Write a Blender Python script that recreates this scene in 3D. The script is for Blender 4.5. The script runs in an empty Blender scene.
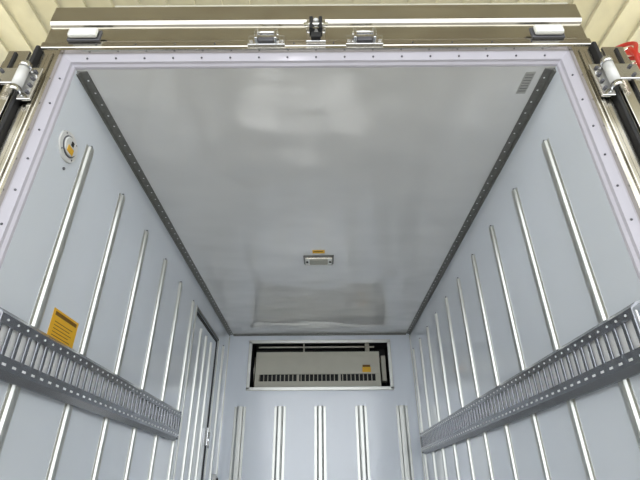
import bpy, bmesh, math, random
from mathutils import Matrix, Vector
random.seed(3)
sc = bpy.context.scene
sc.view_settings.view_transform = 'Standard'
sc.view_settings.look = 'None'
sc.view_settings.exposure = 0.0

# ---------------------------------------------------------------- materials
def lin(c):
    out = []
    for v in c:
        v = v / 255.0
        out.append(v / 12.92 if v <= 0.04045 else ((v + 0.055) / 1.055) ** 2.4)
    return (*out, 1.0)

def mat(name, rgb, rough=0.5, metal=0.0, var=0.04, scale=6.0, bump=0.0, bscale=4.0,
        coat=0.0, emit=None, estr=0.0, stretch=(1, 1, 1), croug=0.08, cior=1.5):
    m = bpy.data.materials.new(name)
    m.use_nodes = True
    nt = m.node_tree
    b = nt.nodes['Principled BSDF']
    tc = nt.nodes.new('ShaderNodeTexCoord')
    mp = nt.nodes.new('ShaderNodeMapping')
    mp.inputs['Scale'].default_value = stretch
    nt.links.new(tc.outputs['Object'], mp.inputs['Vector'])
    nz = nt.nodes.new('ShaderNodeTexNoise')
    nz.inputs['Scale'].default_value = scale
    nz.inputs['Detail'].default_value = 4
    nt.links.new(mp.outputs['Vector'], nz.inputs['Vector'])
    cr = nt.nodes.new('ShaderNodeValToRGB')
    c = lin(rgb)
    cr.color_ramp.elements[0].position = 0.3
    cr.color_ramp.elements[1].position = 0.7
    cr.color_ramp.elements[0].color = (*[x * (1 - var) for x in c[:3]], 1)
    cr.color_ramp.elements[1].color = (*[min(1, x * (1 + var)) for x in c[:3]], 1)
    nt.links.new(nz.outputs['Fac'], cr.inputs['Fac'])
    nt.links.new(cr.outputs['Color'], b.inputs['Base Color'])
    b.inputs['Roughness'].default_value = rough
    b.inputs['Metallic'].default_value = metal
    b.inputs['Coat Weight'].default_value = coat
    b.inputs['Coat Roughness'].default_value = croug
    b.inputs['Coat IOR'].default_value = cior
    if bump > 0:
        n2 = nt.nodes.new('ShaderNodeTexNoise')
        n2.inputs['Scale'].default_value = bscale
        n2.inputs['Detail'].default_value = 1.5
        nt.links.new(mp.outputs['Vector'], n2.inputs['Vector'])
        bp = nt.nodes.new('ShaderNodeBump')
        bp.inputs['Strength'].default_value = 1.0
        bp.inputs['Distance'].default_value = bump
        nt.links.new(n2.outputs['Fac'], bp.inputs['Height'])
        nt.links.new(bp.outputs['Normal'], b.inputs['Normal'])
        if coat > 0: nt.links.new(bp.outputs['Normal'], b.inputs['Coat Normal'])
    if emit:
        b.inputs['Emission Color'].default_value = lin(emit)
        b.inputs['Emission Strength'].default_value = estr
    return m

M = {}
M['wall'] = mat('frp_wall_white', (228, 234, 242), 0.20, var=0.012, scale=1.5, bump=0.008, bscale=1.6, coat=0.8, cior=1.6)
M['ceil'] = mat('frp_ceiling_white', (223, 223, 221), 0.18, var=0.015, scale=2.0, bump=0.026, bscale=2.0, coat=1.0, croug=0.10, cior=1.8, stretch=(0.7, 1.3, 1))
M['floor'] = mat('box_floor', (194, 195, 194), 0.35, metal=0.2, var=0.35, scale=2.2, stretch=(0.8, 2.2, 1))
M['jamb'] = mat('jamb_white', (184, 181, 190), 0.35, var=0.02)
M['steel'] = mat('stainless_steel', (208, 204, 194), 0.18, metal=1.0, var=0.08, scale=3, bump=0.012, bscale=2.5)
M['chrome'] = mat('chrome', (225, 225, 225), 0.15, metal=1.0, var=0.02)
M['alu'] = mat('aluminium_rib', (202, 203, 198), 0.30, metal=0.85, var=0.03)
M['trimd'] = mat('grey_trim', (118, 118, 114), 0.45, metal=0.4, var=0.12, scale=40)
M['rail'] = mat('rail_grey', (146, 148, 153), 0.26, metal=0.8, var=0.08, scale=12)
M['raill'] = mat('rail_inner_galvanised', (240, 241, 243), 0.4, metal=0.1, var=0.03)
M['black'] = mat('black_rubber', (22, 22, 24), 0.6, var=0.1)
M['dark'] = mat('dark_cavity', (42, 42, 40), 0.7, var=0.1)
M['cream'] = mat('cream_enamel', (192, 189, 174), 0.4, var=0.03)
M['bldg'] = mat('building_cream_sheet', (222, 217, 194), 0.6, var=0.04)
M['beam'] = mat('building_beam_brown', (138, 122, 98), 0.6, var=0.06)
M['conc'] = mat('concrete', (138, 137, 134), 0.85, var=0.12, scale=2)
M['asph'] = mat('truck_black_paint', (30, 30, 32), 0.4, var=0.06)
M['yellow'] = mat('yellow_label', (236, 182, 40), 0.45, var=0.03)
M['brown'] = mat('label_print', (120, 84, 24), 0.5, var=0.05)
M['white'] = mat('white_plastic', (222, 222, 220), 0.3, var=0.02)
M['lens'] = mat('marker_lens', (240, 240, 236), 0.15, var=0.02, coat=0.6)
M['lens2'] = mat('lamp_diffuser', (170, 168, 156), 0.25, var=0.05)
M['red'] = mat('red_hose', (200, 50, 36), 0.4, var=0.05)
M['yhose'] = mat('yellow_hose', (205, 195, 50), 0.4, var=0.05)
M['greyl'] = mat('grey_label', (175, 175, 170), 0.45, var=0.08, scale=60)
M['rivet'] = mat('rivet_grey', (100, 100, 105), 0.4, metal=0.5, var=0.04)

# ---------------------------------------------------------------- mesh helper
class B:
    def __init__(s, name, mats):
        s.name, s.mats = name, mats
        s.bm = bmesh.new()
    def idx(s, m):
        if m not in s.mats: s.mats.append(m)
        return s.mats.index(m)
    def box(s, x0, x1, y0, y1, z0, z1, m=None, bev=0.0):
        r = bmesh.ops.create_cube(s.bm, size=1.0)
        vs = r['verts']
        for v in vs:
            v.co = Vector(((x0 + x1) / 2 + v.co.x * (x1 - x0), (y0 + y1) / 2 + v.co.y * (y1 - y0), (z0 + z1) / 2 + v.co.z * (z1 - z0)))
        i = s.idx(m) if m else 0
        fs = set(f for v in vs for f in v.link_faces)
        for f in fs: f.material_index = i
        if bev > 0:
            es = list(set(e for v in vs for e in v.link_edges))
            rr = bmesh.ops.bevel(s.bm, geom=es, offset=bev, segments=2, affect='EDGES', profile=0.5)
            for f in rr['faces']: f.material_index = i
    def cyl(s, p0, p1, r, m=None, seg=16, r2=None):
        p0, p1 = Vector(p0), Vector(p1)
        d = p1 - p0
        q = d.to_track_quat('Z', 'Y').to_matrix().to_4x4()
        res = bmesh.ops.create_cone(s.bm, cap_ends=True, segments=seg, radius1=r, radius2=r if r2 is None else r2, depth=d.length,
                                    matrix=Matrix.Translation((p0 + p1) / 2) @ q)
        i = s.idx(m) if m else 0
        for f in set(f for v in res['verts'] for f in v.link_faces):
            f.material_index = i
            if len(f.verts) == 4: f.smooth = True
    def ball(s, c, r, m=None, sc=(1, 1, 1), seg=10):
        res = bmesh.ops.create_uvsphere(s.bm, u_segments=seg, v_segments=max(4, seg // 2), radius=r,
                                        matrix=Matrix.Translation(c) @ Matrix.Diagonal((*sc, 1)))
        i = s.idx(m) if m else 0
        for f in set(f for v in res['verts'] for f in v.link_faces):
            f.material_index = i; f.smooth = True
    def prism(s, pts2, fn, t0, t1, m=None, smooth=False):
        i = s.idx(m) if m else 0
        a = [s.bm.verts.new(fn(p[0], p[1], t0)) for p in pts2]
        b = [s.bm.verts.new(fn(p[0], p[1], t1)) for p in pts2]
        n = len(pts2)
        fs = []
        for k in range(n):
            fs.append(s.bm.faces.new((a[k], a[(k + 1) % n], b[(k + 1) % n], b[k])))
        fs.append(s.bm.faces.new(a[::-1])); fs.append(s.bm.faces.new(b))
        for f in fs: f.material_index = i
        if smooth:
            for f in fs[:-2]: f.smooth = True
    def frame(s, prof, hw, zt, zb, m=None):
        i = s.idx(m) if m else 0
        rings = []
        for d, y in prof:
            rings.append([s.bm.verts.new(c) for c in ((-(hw + d), y, zb - d), (hw + d, y, zb - d), (hw + d, y, zt + d), (-(hw + d), y, zt + d))])
        n = len(prof)
        for k in range(n):
            A, Bq = rings[k], rings[(k + 1) % n]
            for j in range(4):
                f = s.bm.faces.new((A[j], A[(j + 1) % 4], Bq[(j + 1) % 4], Bq[j]))
                f.material_index = i
    def done(s):
        bmesh.ops.recalc_face_normals(s.bm, faces=s.bm.faces[:])
        me = bpy.data.meshes.new(s.name)
        s.bm.to_mesh(me); s.bm.free()
        for k in s.mats: me.materials.append(M[k])
        o = bpy.data.objects.new(s.name, me)
        sc.collection.objects.link(o)
        c = sum((Vector(v) for v in o.bound_box), Vector()) / 8
        me.transform(Matrix.Translation(-c)); o.location = c
        return o

# ---------------------------------------------------------------- dimensions
HW = 1.10; ZF = 1.0; ZC = 3.20; Y0 = 1.41; Y1 = 5.35; T = 0.08
DY0, DY1, DZ1 = 3.82, 4.78, 2.95
EX = 0.84; EZ0, EZ1 = 2.54, 3.11

b = B('floor', ['floor']); b.box(-HW - T, HW + T, Y0, Y1 + T, ZF - 0.1, ZF); b.done()
b = B('ceiling', ['ceil']); b.box(-HW - T, HW + T, Y0, Y1 + T, ZC, ZC + 0.08); b.done()
b = B('wall_right', ['wall']); b.box(HW, HW + T, Y0, Y1 + T, ZF, ZC); b.done()
b = B('wall_left', ['wall'])
b.box(-HW - T, -HW, Y0, DY0, ZF, ZC); b.box(-HW - T, -HW, DY1, Y1 + T, ZF, ZC); b.box(-HW - T, -HW, DY0, DY1, DZ1, ZC)
b.done()
b = B('wall_back', ['wall'])
b.box(-HW, HW, Y1, Y1 + T, ZF, EZ0); b.box(-HW, HW, Y1, Y1 + T, EZ1, ZC)
b.box(-HW, -EX, Y1, Y1 + T, EZ0, EZ1); b.box(EX, HW, Y1, Y1 + T, EZ0, EZ1)
b.done()

for k, sx in enumerate((-1, 1)):
    b = B('trim_%d' % (k + 1), ['trimd', 'rivet'])
    fn = lambda a, c, t: (sx * (HW - a), t, ZC - c)
    b.prism([(0, 0), (0.046, 0), (0.046, 0.004), (0.012, 0.008), (0.008, 0.022), (0, 0.022)], fn, Y0 + 0.01, Y1 - 0.001)
    y = Y0 + 0.06
    while y < Y1 - 0.05:
        b.ball((sx * (HW - 0.03), y, ZC - 0.005), 0.0055, 'raill', (1, 1, 0.5), 8); y += 0.075
    b.done()
b = B('trim_3', ['trimd'])
b.box(-HW + 0.05, HW - 0.05, Y1 - 0.02, Y1, ZC - 0.022, ZC); b.done()
for k, sx in enumerate((-1, 1)):
    b = B('trim_%d' % (4 + k), ['alu'])
    b.box(sx * HW - (0.012 if sx > 0 else 0), sx * HW + (0.012 if sx < 0 else 0), Y1 - 0.012, Y1, ZF, ZC - 0.03); b.done()

def rib_profile(w, h):
    return [(-w * 0.85, 0), (-w * 0.85, 0.003), (-w * 0.5, 0.003), (-w * 0.40, h * 0.8), (-w * 0.2, h), (w * 0.2, h), (w * 0.40, h * 0.8), (w * 0.5, 0.003), (w * 0.85, 0.003), (w * 0.85, 0)]
ZR = 2.962
def side_ribs(name, sx, ys):
    b = B(name, ['alu', 'rivet'])
    for y in ys:
        fn = lambda a, c, t: (sx * (HW - c), y + a, t)
        b.prism(rib_profile(0.040, 0.017), fn, ZF, ZR)
        b.ball((sx * (HW - 0.004), y, ZR + 0.012), 0.006, 'rivet', (1, 1, 1), 8)
    return b.done()
side_ribs('wall_stiffener_ribs', -1, [1.68 + 0.40 * i for i in range(6)] + [5.05])
side_ribs('wall_stiffener_ribs', 1, [1.66 + 0.395 * i for i in range(10)])
b = B('wall_stiffener_ribs', ['alu'])
for x in (-0.9, -0.45, 0.0, 0.46, 0.92):
    fn = lambda a, c, t: (x + a, Y1 - c, t)
    b.prism(rib_profile(0.076, 0.028), fn, ZF, 2.36)
b.done()

# lashing rails
def rail(sx, ya, yb):
    b = B('lashing_rail', ['rail', 'raill', 'black'])
    X = lambda d: sx * (HW - d)
    def bx(d0, d1, y0, y1, z0, z1, m, bev=0):
        xs = sorted((X(d0), X(d1))); b.box(xs[0], xs[1], y0, y1, z0, z1, m, bev)
    z0, z1 = 1.842, 2.056
    bx(0.036, 0.042, ya, yb, z0 + .03, z1 - .03, 'raill')
    fn = lambda a, c, t: (X(a), t, c)
    b.prism([(0.020, z1), (0.030, z1), (0.055, z1 - 0.022), (0.055, z1 - 0.056), (0.051, z1 - 0.056), (0.051, z1 - 0.026), (0.020, z1 - 0.004)], fn, ya, yb, 'rail')
    b.prism([(0.020, z0), (0.030, z0), (0.055, z0 + 0.022), (0.055, z0 + 0.066), (0.051, z0 + 0.066), (0.051, z0 + 0.026), (0.020, z0 + 0.004)], fn, ya, yb, 'rail')
    y = ya
    p = 0.058
    while y < yb - 0.03:
        bx(0.048, 0.056, y, y + 0.018, z0 + 0.062, z1 - 0.052, 'rail', 0.003)
        bx(0.054, 0.0565, y + 0.018, y + 0.038, z0 + 0.036, z0 + 0.044, 'raill')
        b.cyl((X(0.053), y + 0.037, z1 - 0.038), (X(0.0575), y + 0.037, z1 - 0.038), 0.0045, 'raill', 8)
        y += p
    bx(0.020, 0.056, yb - 0.004, yb, z0 + 0.01, z1 - 0.01, 'rail')
    return b.done()
rail(-1, Y0 + 0.01, 3.60)
rail(1, Y0 + 0.01, 5.10)

# side door in left wall
b = B('door_1', ['wall', 'alu', 'black', 'chrome'])
b.box(-HW - 0.07, -HW - 0.012, DY0 + 0.03, DY1 - 0.03, ZF + 0.03, DZ1 - 0.03, 'wall')
for (a, c, e, f) in ((DY0 + .001, DY0 + 0.03, ZF, DZ1 - .001), (DY1 - 0.03, DY1 - .001, ZF, DZ1 - .001), (DY0 + 0.03, DY1 - 0.03, DZ1 - 0.03, DZ1 - .001), (DY0 + 0.03, DY1 - 0.03, ZF, ZF + 0.03)):
    b.box(-HW - 0.07, -HW - 0.004, a, c, e, f, 'dark')
b.box(-HW + 0.0, -HW + 0.010, DY0 - 0.03, DY0, ZF, DZ1 + 0.03, 'alu', 0.003)
b.box(-HW + 0.0, -HW + 0.010, DY1, DY1 + 0.03, ZF, DZ1 + 0.03, 'alu', 0.003)
b.box(-HW + 0.0, -HW + 0.012, DY0, DY1, DZ1, DZ1 + 0.022, 'trimd', 0.003)
for y in (4.08, 4.3, 4.52):
    fn = lambda a, c, t: (-HW - 0.012 + c, y + a, t)
    b.prism(rib_profile(0.034, 0.017), fn, ZF + 0.05, DZ1 - 0.1, 'alu')
b.box(-HW - 0.012, -HW + 0.03, 4.64, 4.70, 1.9, 2.06, 'chrome', 0.005)
b.cyl((-HW + 0.035, 4.67, 1.88), (-HW + 0.035, 4.67, 2.02), 0.012, 'chrome')
b.done()
b = B('interior_release_switch', ['white', 'black', 'chrome'])
b.box(-HW, -HW + 0.035, 5.15, 5.24, 1.52, 1.68, 'white', 0.008)
b.cyl((-HW + 0.03, 5.195, 1.62), (-HW + 0.05, 5.195, 1.62), 0.025, 'black')
b.box(-HW + 0.03, -HW + 0.04, 5.165, 5.225, 1.535, 1.575, 'chrome')
b.done()

# ---------------------------------------------------------------- refrigeration unit
b = B('refrigeration_unit', ['cream', 'steel', 'dark', 'black', 'yellow', 'white', 'brown'])
D = 0.34
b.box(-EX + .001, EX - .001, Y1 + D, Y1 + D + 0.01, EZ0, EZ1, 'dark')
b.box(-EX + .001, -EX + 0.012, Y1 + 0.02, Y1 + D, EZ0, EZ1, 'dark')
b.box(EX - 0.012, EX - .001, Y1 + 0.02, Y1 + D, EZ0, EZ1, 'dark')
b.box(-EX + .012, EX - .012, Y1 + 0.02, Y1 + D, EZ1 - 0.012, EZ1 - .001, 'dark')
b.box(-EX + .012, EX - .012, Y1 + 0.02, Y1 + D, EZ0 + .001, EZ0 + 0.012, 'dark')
r = 0.03
b.box(-EX - 0.01, EX + 0.01, Y1 - 0.022, Y1 - .001, EZ1 - r, EZ1 + 0.01, 'alu', 0.004)
b.box(-EX - 0.01, EX + 0.01, Y1 - 0.022, Y1 - .001, EZ0 - 0.01, EZ0 + r, 'alu', 0.004)
b.box(-EX - 0.01, -EX + r, Y1 - 0.022, Y1 - .001, EZ0, EZ1, 'alu', 0.004)
b.box(EX - r, EX + 0.01, Y1 - 0.022, Y1 - .001, EZ0, EZ1, 'alu', 0.004)
x0, x1 = -0.76, 0.71
yf = Y1 + 0.02
b.box(x0, x1, yf, yf + 0.02, 2.722, 2.985, 'cream', 0.004)
b.box(x0, x1, yf - 0.01, yf + 0.02, 2.572, 2.640, 'cream', 0.004)
b.box(x0, x0 + 0.02, yf + 0.02, Y1 + D, 2.59, 2.98, 'cream')
b.box(x1 - 0.02, x1, yf + 0.02, Y1 + D, 2.59, 2.98, 'cream')
b.box(x0 + .02, x1 - .02, yf + 0.05, yf + 0.06, 2.640, 2.722, 'black')
n = 30
for i in range(n + 1):
    x = x0 + (x1 - x0 - 0.010) * i / n
    w = 0.009
    if i in (0,): w = 0.06
    if i == n: x, w = x1 - 0.05, 0.05
    if i in (10, 20): w = 0.03
    b.box(x, x + w, yf + 0.002, yf + 0.018, 2.638, 2.724, 'cream')
b.box(x0 + 0.04, x1 - 0.04, yf - 0.004, yf, 2.93, 2.936, 'cream')
b.box(-0.74, 0.66, Y1 + 0.05, Y1 + 0.08, 3.045, 3.058, 'cream')
b.box(-0.2, -0.185, Y1 + 0.05, Y1 + 0.10, 2.99, 3.095, 'cream')
b.box(0.55, 0.6, Y1 + 0.05, Y1 + 0.10, 2.99, 3.095, 'cream')
b.cyl((-0.79, Y1 + 0.12, 2.56), (-0.79, Y1 + 0.12, 3.09), 0.009, 'steel')
b.box(0.50, 0.60, yf - 0.004, yf, 2.74, 2.80, 'yellow')
b.box(0.505, 0.595, yf - 0.004, yf, 2.80, 2.825, 'brown')
b.box(0.735, 0.79, Y1 + 0.08, Y1 + 0.2, 2.65, 2.95, 'cream', 0.005)
b.done()

# ---------------------------------------------------------------- ceiling lamp etc.
b = B('ceiling_lamp', ['steel', 'lens2', 'dark'])
b.box(-0.125, 0.125, 3.27, 3.42, ZC - 0.010, ZC, 'trimd', 0.003)
b.box(-0.115, 0.115, 3.28, 3.41, ZC - 0.026, ZC - 0.010, 'steel', 0.008)
b.box(-0.075, 0.075, 3.30, 3.39, ZC - 0.030, ZC - 0.024, 'lens2', 0.003)
for x in (-0.095, 0.095): b.cyl((x, 3.345, ZC - 0.030), (x, 3.345, ZC - 0.024), 0.009, 'dark', 10)
b.done()
b = B('caution_sticker', ['yellow', 'brown'])
b.box(-0.05, 0.05, 3.18, 3.235, ZC - 0.002, ZC, 'yellow')
b.box(-0.035, 0.035, 3.195, 3.205, ZC - 0.0026, ZC - 0.002, 'brown')
b.done()
b = B('information_sticker', ['greyl', 'rivet'])
b.box(0.975, 1.02, 1.44, 1.57, ZC - 0.002, ZC, 'greyl')
for i in range(7): b.box(0.98, 1.015, 1.455 + i * 0.016, 1.458 + i * 0.016, ZC - 0.0024, ZC - 0.002, 'rivet')
b.done()
b = B('caution_sticker', ['yellow', 'brown'])
b.box(-HW, -HW + 0.002, 1.775, 1.985, 2.066, 2.186, 'yellow')
b.box(-HW + 0.002, -HW + 0.0026, 1.79, 1.97, 2.160, 2.176, 'brown')
for i in range(5): b.box(-HW + 0.002, -HW + 0.0026, 1.80, 1.95 - 0.02 * (i % 2), 2.078 + i * 0.014, 2.081 + i * 0.014, 'brown')
b.done()
b = B('round_wall_vent', ['white', 'yellow', 'dark', 'rivet'])
c = (1.525, 2.84)
b.cyl((-HW, c[0], c[1]), (-HW + 0.008, c[0], c[1]), 0.072, 'white', 40, 0.069)
b.cyl((-HW + 0.008, c[0], c[1]), (-HW + 0.012, c[0], c[1]), 0.050, 'rivet', 32, 0.049)
b.cyl((-HW + 0.012, c[0], c[1]), (-HW + 0.018, c[0], c[1]), 0.045, 'white', 32, 0.042)
b.box(-HW + 0.018, -HW + 0.020, c[0] - 0.022, c[0] + 0.022, c[1] - 0.036, c[1] - 0.005, 'yellow')
b.box(-HW + 0.018, -HW + 0.022, c[0] - 0.008, c[0] + 0.010, c[1] + 0.003, c[1] + 0.025, 'dark', 0.002)
for a in range(4):
    t = math.pi / 4 + a * math.pi / 2
    b.ball((-HW + 0.008, c[0] + 0.060 * math.cos(t), c[1] + 0.060 * math.sin(t)), 0.004, 'rivet')
b.ball((-HW + 0.002, c[0] + 0.02, c[1] - 0.105), 0.007, 'rivet')
b.done()

# ---------------------------------------------------------------- opening jamb
b = B('door_jamb', ['jamb', 'steel', 'rivet'])
b.frame([(0.0, 1.409), (0.003, 1.400), (0.012, 1.392), (0.016, 1.382), (0.046, 1.366), (0.052, 1.366), (0.052, 1.409)], HW, ZC, ZF, 'jamb')
b.frame([(0.052, 1.366), (0.052, 1.345), (0.064, 1.345), (0.064, 1.409), (0.053, 1.409), (0.053, 1.366)], HW, ZC, ZF, 'steel')
for i in range(17):
    b.ball((-1.04 + i * 0.13, 1.374, ZC + 0.030), 0.005, 'rivet', seg=8)
for sx in (-1, 1):
    for i in range(14):
        b.ball((sx * (HW + 0.030), 1.374, ZC - 0.1 - i * 0.15), 0.005, 'rivet', seg=8)
b.done()

# header beam
PZ = ZC + 0.065
b = B('header_beam', ['steel', 'cream', 'rivet'])
b.box(-1.255, 1.255, 1.36, 1.49, PZ, 3.45, 'steel')
b.box(-1.255, 1.255, 1.343, 1.36, PZ, PZ + 0.045, 'steel', 0.006)
fn = lambda a, c, t: (t, a, c)
b.prism([(1.36, 3.43), (1.350, 3.435), (1.340, 3.45), (1.340, 3.555), (1.352, 3.57), (1.49, 3.57), (1.49, 3.43)], fn, -1.255, 1.255, 'steel')
b.box(-1.0, 1.25, 1.37, 1.49, 3.57, 3.62, 'cream', 0.008)
for i in range(12):
    b.ball((-1.0 + i * 0.18, 1.342, PZ + 0.02), 0.004, 'rivet', seg=8)
b.done()

for sx in (-1, 1):
    b = B('corner_post', ['steel', 'black'])
    xs = sorted((sx * (HW + 0.066), sx * 1.238))
    b.box(xs[0], xs[1], 1.35, 1.40, ZF - 0.1, PZ - .001, 'steel', 0.006)
    xs = sorted((sx * 1.18, sx * 1.20))
    b.box(xs[0], xs[1], 1.342, 1.35, ZF - 0.1, PZ - 0.03, 'steel', 0.003)
    xs = sorted((sx * 1.239, sx * 1.258))
    b.box(xs[0], xs[1], 1.325, 1.40, ZF - 0.1, PZ - 0.002, 'black', 0.006)
    b.done()

# swung-open rear doors
for k, sx in enumerate((-1, 1)):
    b = B('door_%d' % (k + 2), ['wall', 'steel', 'black'])
    def bx(a, c, y0, y1, z0, z1, m, bev=0):
        xs = sorted((sx * a, sx * c)); b.box(xs[0], xs[1], y0, y1, z0, z1, m, bev)
    bx(1.285, 1.360, 1.345, 2.40, ZF, 3.22, 'wall', 0.004)
    bx(1.275, 1.370, 1.33, 1.345, ZF, 3.23, 'steel', 0.003)
    bx(1.285, 1.360, 1.345, 2.40, 3.22, 3.232, 'steel')
    bx(1.325, 1.335, 1.322, 1.33, ZF, 3.21, 'black')
    bx(1.372, 1.387, 1.345, 2.36, ZF + 0.04, 3.18, 'black')
    b.done()

for sx in (-1, 1):
  for zc in (3.02, 1.4):
    b = B('door_hinge', ['chrome', 'steel', 'black', 'white'])
    def bx(a, c, y0, y1, z0, z1, m, bev=0):
        xs = sorted((sx * a, sx * c)); b.box(xs[0], xs[1], y0, y1, z0, z1, m, bev)
    H = 1.236
    bx(1.178, H, 1.322, 1.334, zc - 0.10, zc + 0.09, 'chrome', 0.004)
    b.cyl((sx * H, 1.30, zc - 0.055), (sx * H, 1.30, zc + 0.055), 0.021, 'white', 20)
    b.cyl((sx * H, 1.30, zc - 0.085), (sx * H, 1.30, zc - 0.058), 0.023, 'chrome', 20)
    b.cyl((sx * H, 1.30, zc + 0.058), (sx * H, 1.30, zc + 0.085), 0.023, 'chrome', 20)
    b.cyl((sx * H, 1.30, zc + 0.085), (sx * H, 1.30, zc + 0.10), 0.009, 'chrome', 12)
    bx(H, 1.345, 1.285, 1.297, zc - 0.045, zc + 0.045, 'chrome', 0.004)
    for dz in (-0.06, -0.02, 0.02, 0.06):
        b.cyl((sx * 1.20, 1.322, zc + dz), (sx * 1.20, 1.314, zc + dz), 0.008, 'rivet', 6)
    for dz in (-0.025, 0.025):
        b.cyl((sx * 1.31, 1.285, zc + dz), (sx * 1.31, 1.277, zc + dz), 0.008, 'rivet', 6)
    b.done()

for sx in (-1, 1):
    b = B('marker_lamp', ['chrome', 'lens'])
    cx = sx * 1.06; cz = 3.335
    b.box(cx - 0.075, cx + 0.075, 1.330, 1.343, cz - 0.034, cz + 0.034, 'rivet', 0.004)
    b.box(cx - 0.066, cx + 0.066, 1.306, 1.330, cz - 0.028, cz + 0.028, 'lens', 0.011)
    b.done()

for cx in (-0.225, 0.22):
    b = B('door_latch_keeper', ['chrome', 'steel', 'black'])
    z = PZ + 0.03
    b.box(cx - 0.085, cx + 0.085, 1.334, 1.343, PZ + 0.002, z + 0.035, 'chrome', 0.003)
    b.box(cx - 0.05, cx - 0.037, 1.302, 1.334, PZ + 0.005, z + 0.045, 'chrome', 0.003)
    b.box(cx + 0.037, cx + 0.05, 1.302, 1.334, PZ + 0.005, z + 0.045, 'chrome', 0.003)
    b.cyl((cx - 0.055, 1.315, z + 0.025), (cx + 0.055, 1.315, z + 0.025), 0.009, 'chrome')
    b.box(cx - 0.035, cx + 0.035, 1.318, 1.334, z - 0.022, z + 0.002, 'rivet', 0.003)
    for dx in (-0.07, 0.07): b.cyl((cx + dx, 1.334, PZ + 0.03), (cx + dx, 1.326, PZ + 0.03), 0.009, 'steel', 6)
    b.done()
b = B('door_center_stop', ['steel', 'black', 'chrome', 'white'])
b.box(-0.045, 0.045, 1.325, 1.342, PZ + 0.01, 3.43, 'chrome', 0.004)
b.box(-0.022, 0.022, 1.305, 1.325, PZ + 0.015, PZ + 0.05, 'black', 0.005)
b.box(-0.03, -0.013, 1.30, 1.325, 3.335, 3.42, 'black', 0.004)
b.box(0.013, 0.03, 1.30, 1.325, 3.335, 3.42, 'black', 0.004)
b.cyl((-0.055, 1.31, 3.37), (0.055, 1.31, 3.37), 0.010, 'chrome')
b.cyl((0, 1.325, 3.41), (0, 1.312, 3.41), 0.012, 'white')
b.done()

# ---------------------------------------------------------------- truck chassis (below the box)
b = B('truck_chassis', ['asph', 'steel', 'white'])
for x in (-0.42, 0.42): b.box(x - 0.04, x + 0.04, 1.5, 7.4, 0.62, 0.80, 'asph', 0.01)
for y in (1.6, 2.8, 4.0, 5.2): b.box(-1.15, 1.15, y, y + 0.08, 0.80, 0.898, 'asph', 0.005)
b.box(-1.1, 1.1, 1.42, 1.50, 0.42, 0.54, 'asph', 0.02)
b.box(-1.26, 1.26, 1.33, 1.44, 0.80, 0.898, 'steel', 0.01)
for x in (-0.6, 0.6): b.box(x - 0.03, x + 0.03, 1.45, 1.51, 0.5, 0.89, 'asph', 0.005)
for y in (2.9, 6.6):
    b.cyl((-1.0, y, 0.40), (1.0, y, 0.40), 0.06, 'asph')
    for sx in (-1, 1):
        b.cyl((sx * 0.80, y, 0.39), (sx * 1.08, y, 0.39), 0.39, 'asph', 36)
        b.cyl((sx * 1.08, y, 0.39), (sx * 1.09, y, 0.39), 0.22, 'steel', 28)
b.box(-1.05, 1.05, 5.85, 7.5, 0.80, 2.4, 'white', 0.08)
b.done()

# ---------------------------------------------------------------- building
b = B('ground', ['conc']); b.box(-14, 14, -12, 14, -0.06, 0.0); b.done()
b = B('ceiling_workshop', ['bldg', 'beam'])
b.box(-6, 6, -2.6, 10, 6.2, 6.26, 'bldg')
for i in range(40):
    x = -5.9 + i * 0.3
    b.box(x, x + 0.06, -2.6, 10, 6.16, 6.2, 'bldg')
for y in (-2.6, 1.9, 4.2, 7.2): b.box(-6, 6, y, y + 0.2, 5.85, 6.158, 'bldg')
for y in (-1.75, -0.95, -0.2): b.box(-6, 6, y, y + 0.16, 5.98, 6.158, 'beam')
b.done()
for sx, nm in ((-1, 'wall_workshop_left'), (1, 'wall_workshop_right')):
    b = B(nm, ['bldg', 'beam'])
    xs = sorted((sx * 4.0, sx * 4.06))
    b.box(xs[0], xs[1], -2, 10, 0, 5.84, 'bldg')
    for i in range(40):
        xs = sorted((sx * 3.96, sx * 4.0)); b.box(xs[0], xs[1], i * 0.3 - 1.9, i * 0.3 - 1.8, 0, 5.84, 'bldg')
    for z in (3.4, 4.9):
        xs = sorted((sx * 3.8, sx * 3.96)); b.box(xs[0], xs[1], -2.0, 10, z, z + 0.12, 'bldg')
    b.done()
def hose(name, m, pts, r, base):
    cu = bpy.data.curves.new(name, 'CURVE'); cu.dimensions = '3D'; cu.bevel_depth = r; cu.bevel_resolution = 3
    sp = cu.splines.new('NURBS'); sp.points.add(len(pts) - 1); sp.use_endpoint_u = True; sp.order_u = 4
    for p, q in zip(sp.points, pts): p.co = (*(Vector(q) + Vector(base)), 1)
    o = bpy.data.objects.new(name, cu); sc.collection.objects.link(o); cu.materials.append(M[m]); return o
pts = []
for i in range(60):
    t = i * 0.52
    pts.append((0.05 * math.sin(i * 1.7), 0.17 * math.cos(t), 0.2 * math.sin(t) - 0.004 * i))
hose('coiled_air_hose', 'red', pts, 0.014, (2.10, 2.12, 4.02))
hose('coiled_air_hose', 'yhose', [(p[0] * 1.3, p[1] * 1.25, p[2] * 1.3) for p in pts], 0.014, (2.18, 2.35, 3.85))

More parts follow.
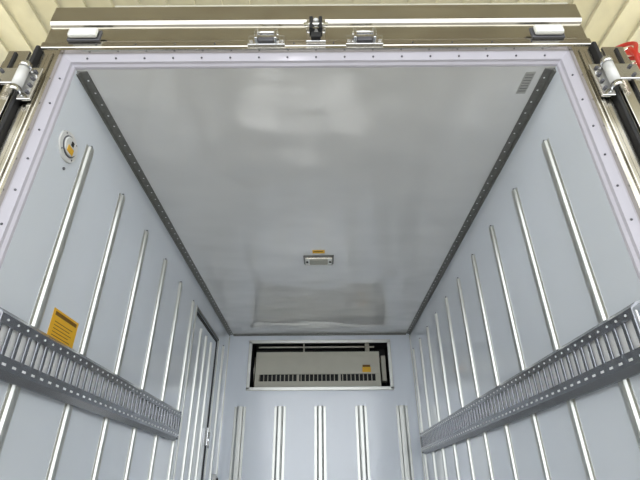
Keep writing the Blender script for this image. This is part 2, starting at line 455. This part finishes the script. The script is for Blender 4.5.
# ---------------------------------------------------------------- lights
w = bpy.data.worlds.new('sky'); sc.world = w; w.use_nodes = True
bg = w.node_tree.nodes['Background']
bg.inputs['Color'].default_value = (0.93, 0.965, 1.0, 1); bg.inputs['Strength'].default_value = 3.05
sun = bpy.data.lights.new('sun', 'SUN'); sun.energy = 4; sun.angle = math.radians(3); sun.color = (1, 0.98, 0.95)
so = bpy.data.objects.new('sun', sun); sc.collection.objects.link(so)
so.rotation_euler = (math.radians(90 - 60), 0, 0)
for i, (x, y) in enumerate(((-3.2, 3.0), (3.2, 3.0))):  # added fill lights to brighten the workshop, not modelled on real fixtures
    l = bpy.data.lights.new('added_fill_area', 'AREA'); l.shape = 'RECTANGLE'; l.size = 1.2; l.size_y = 0.3; l.energy = 60
    l.color = (1, 0.98, 0.94)
    o = bpy.data.objects.new('added_fill_area', l); sc.collection.objects.link(o); o.location = (x, y, 5.8)
for src, tgt, e, a in (((0.5, -2.2, 5.7), (0.28, 3.72, 1.0), 9500, 5), ((-0.4, -2.2, 5.7), (-0.62, 3.72, 1.0), 9500, 5), ((0.0, -2.2, 5.6), (-0.2, 4.25, 1.0), 4000, 4), ((0.1, -2.2, 5.6), (-0.15, 3.72, 1.0), 7000, 4)):  # added unseen spots: bright floor patches that reflect as streaks in the ceiling
    l = bpy.data.lights.new('added_streak_spot', 'SPOT'); l.energy = e; l.spot_size = math.radians(a); l.spot_blend = 0.8; l.shadow_soft_size = 0.06
    l.color = (1, 0.99, 0.98)
    o = bpy.data.objects.new('added_streak_spot', l); sc.collection.objects.link(o); o.location = src
    o.rotation_euler = (Vector(tgt) - Vector(src)).to_track_quat('-Z', 'Y').to_euler()

# ---------------------------------------------------------------- camera
cam = bpy.data.cameras.new('camera'); cam.sensor_width = 36; cam.lens = 36 * 450 / 640; cam.clip_start = 0.02
co = bpy.data.objects.new('camera', cam); sc.collection.objects.link(co)
co.matrix_world = Matrix.Translation((0.012, 0, 1.5)) @ Matrix.Rotation(math.radians(90 + 29.4), 4, 'X') @ Matrix.Rotation(math.radians(-0.4), 4, 'Z')
sc.camera = co
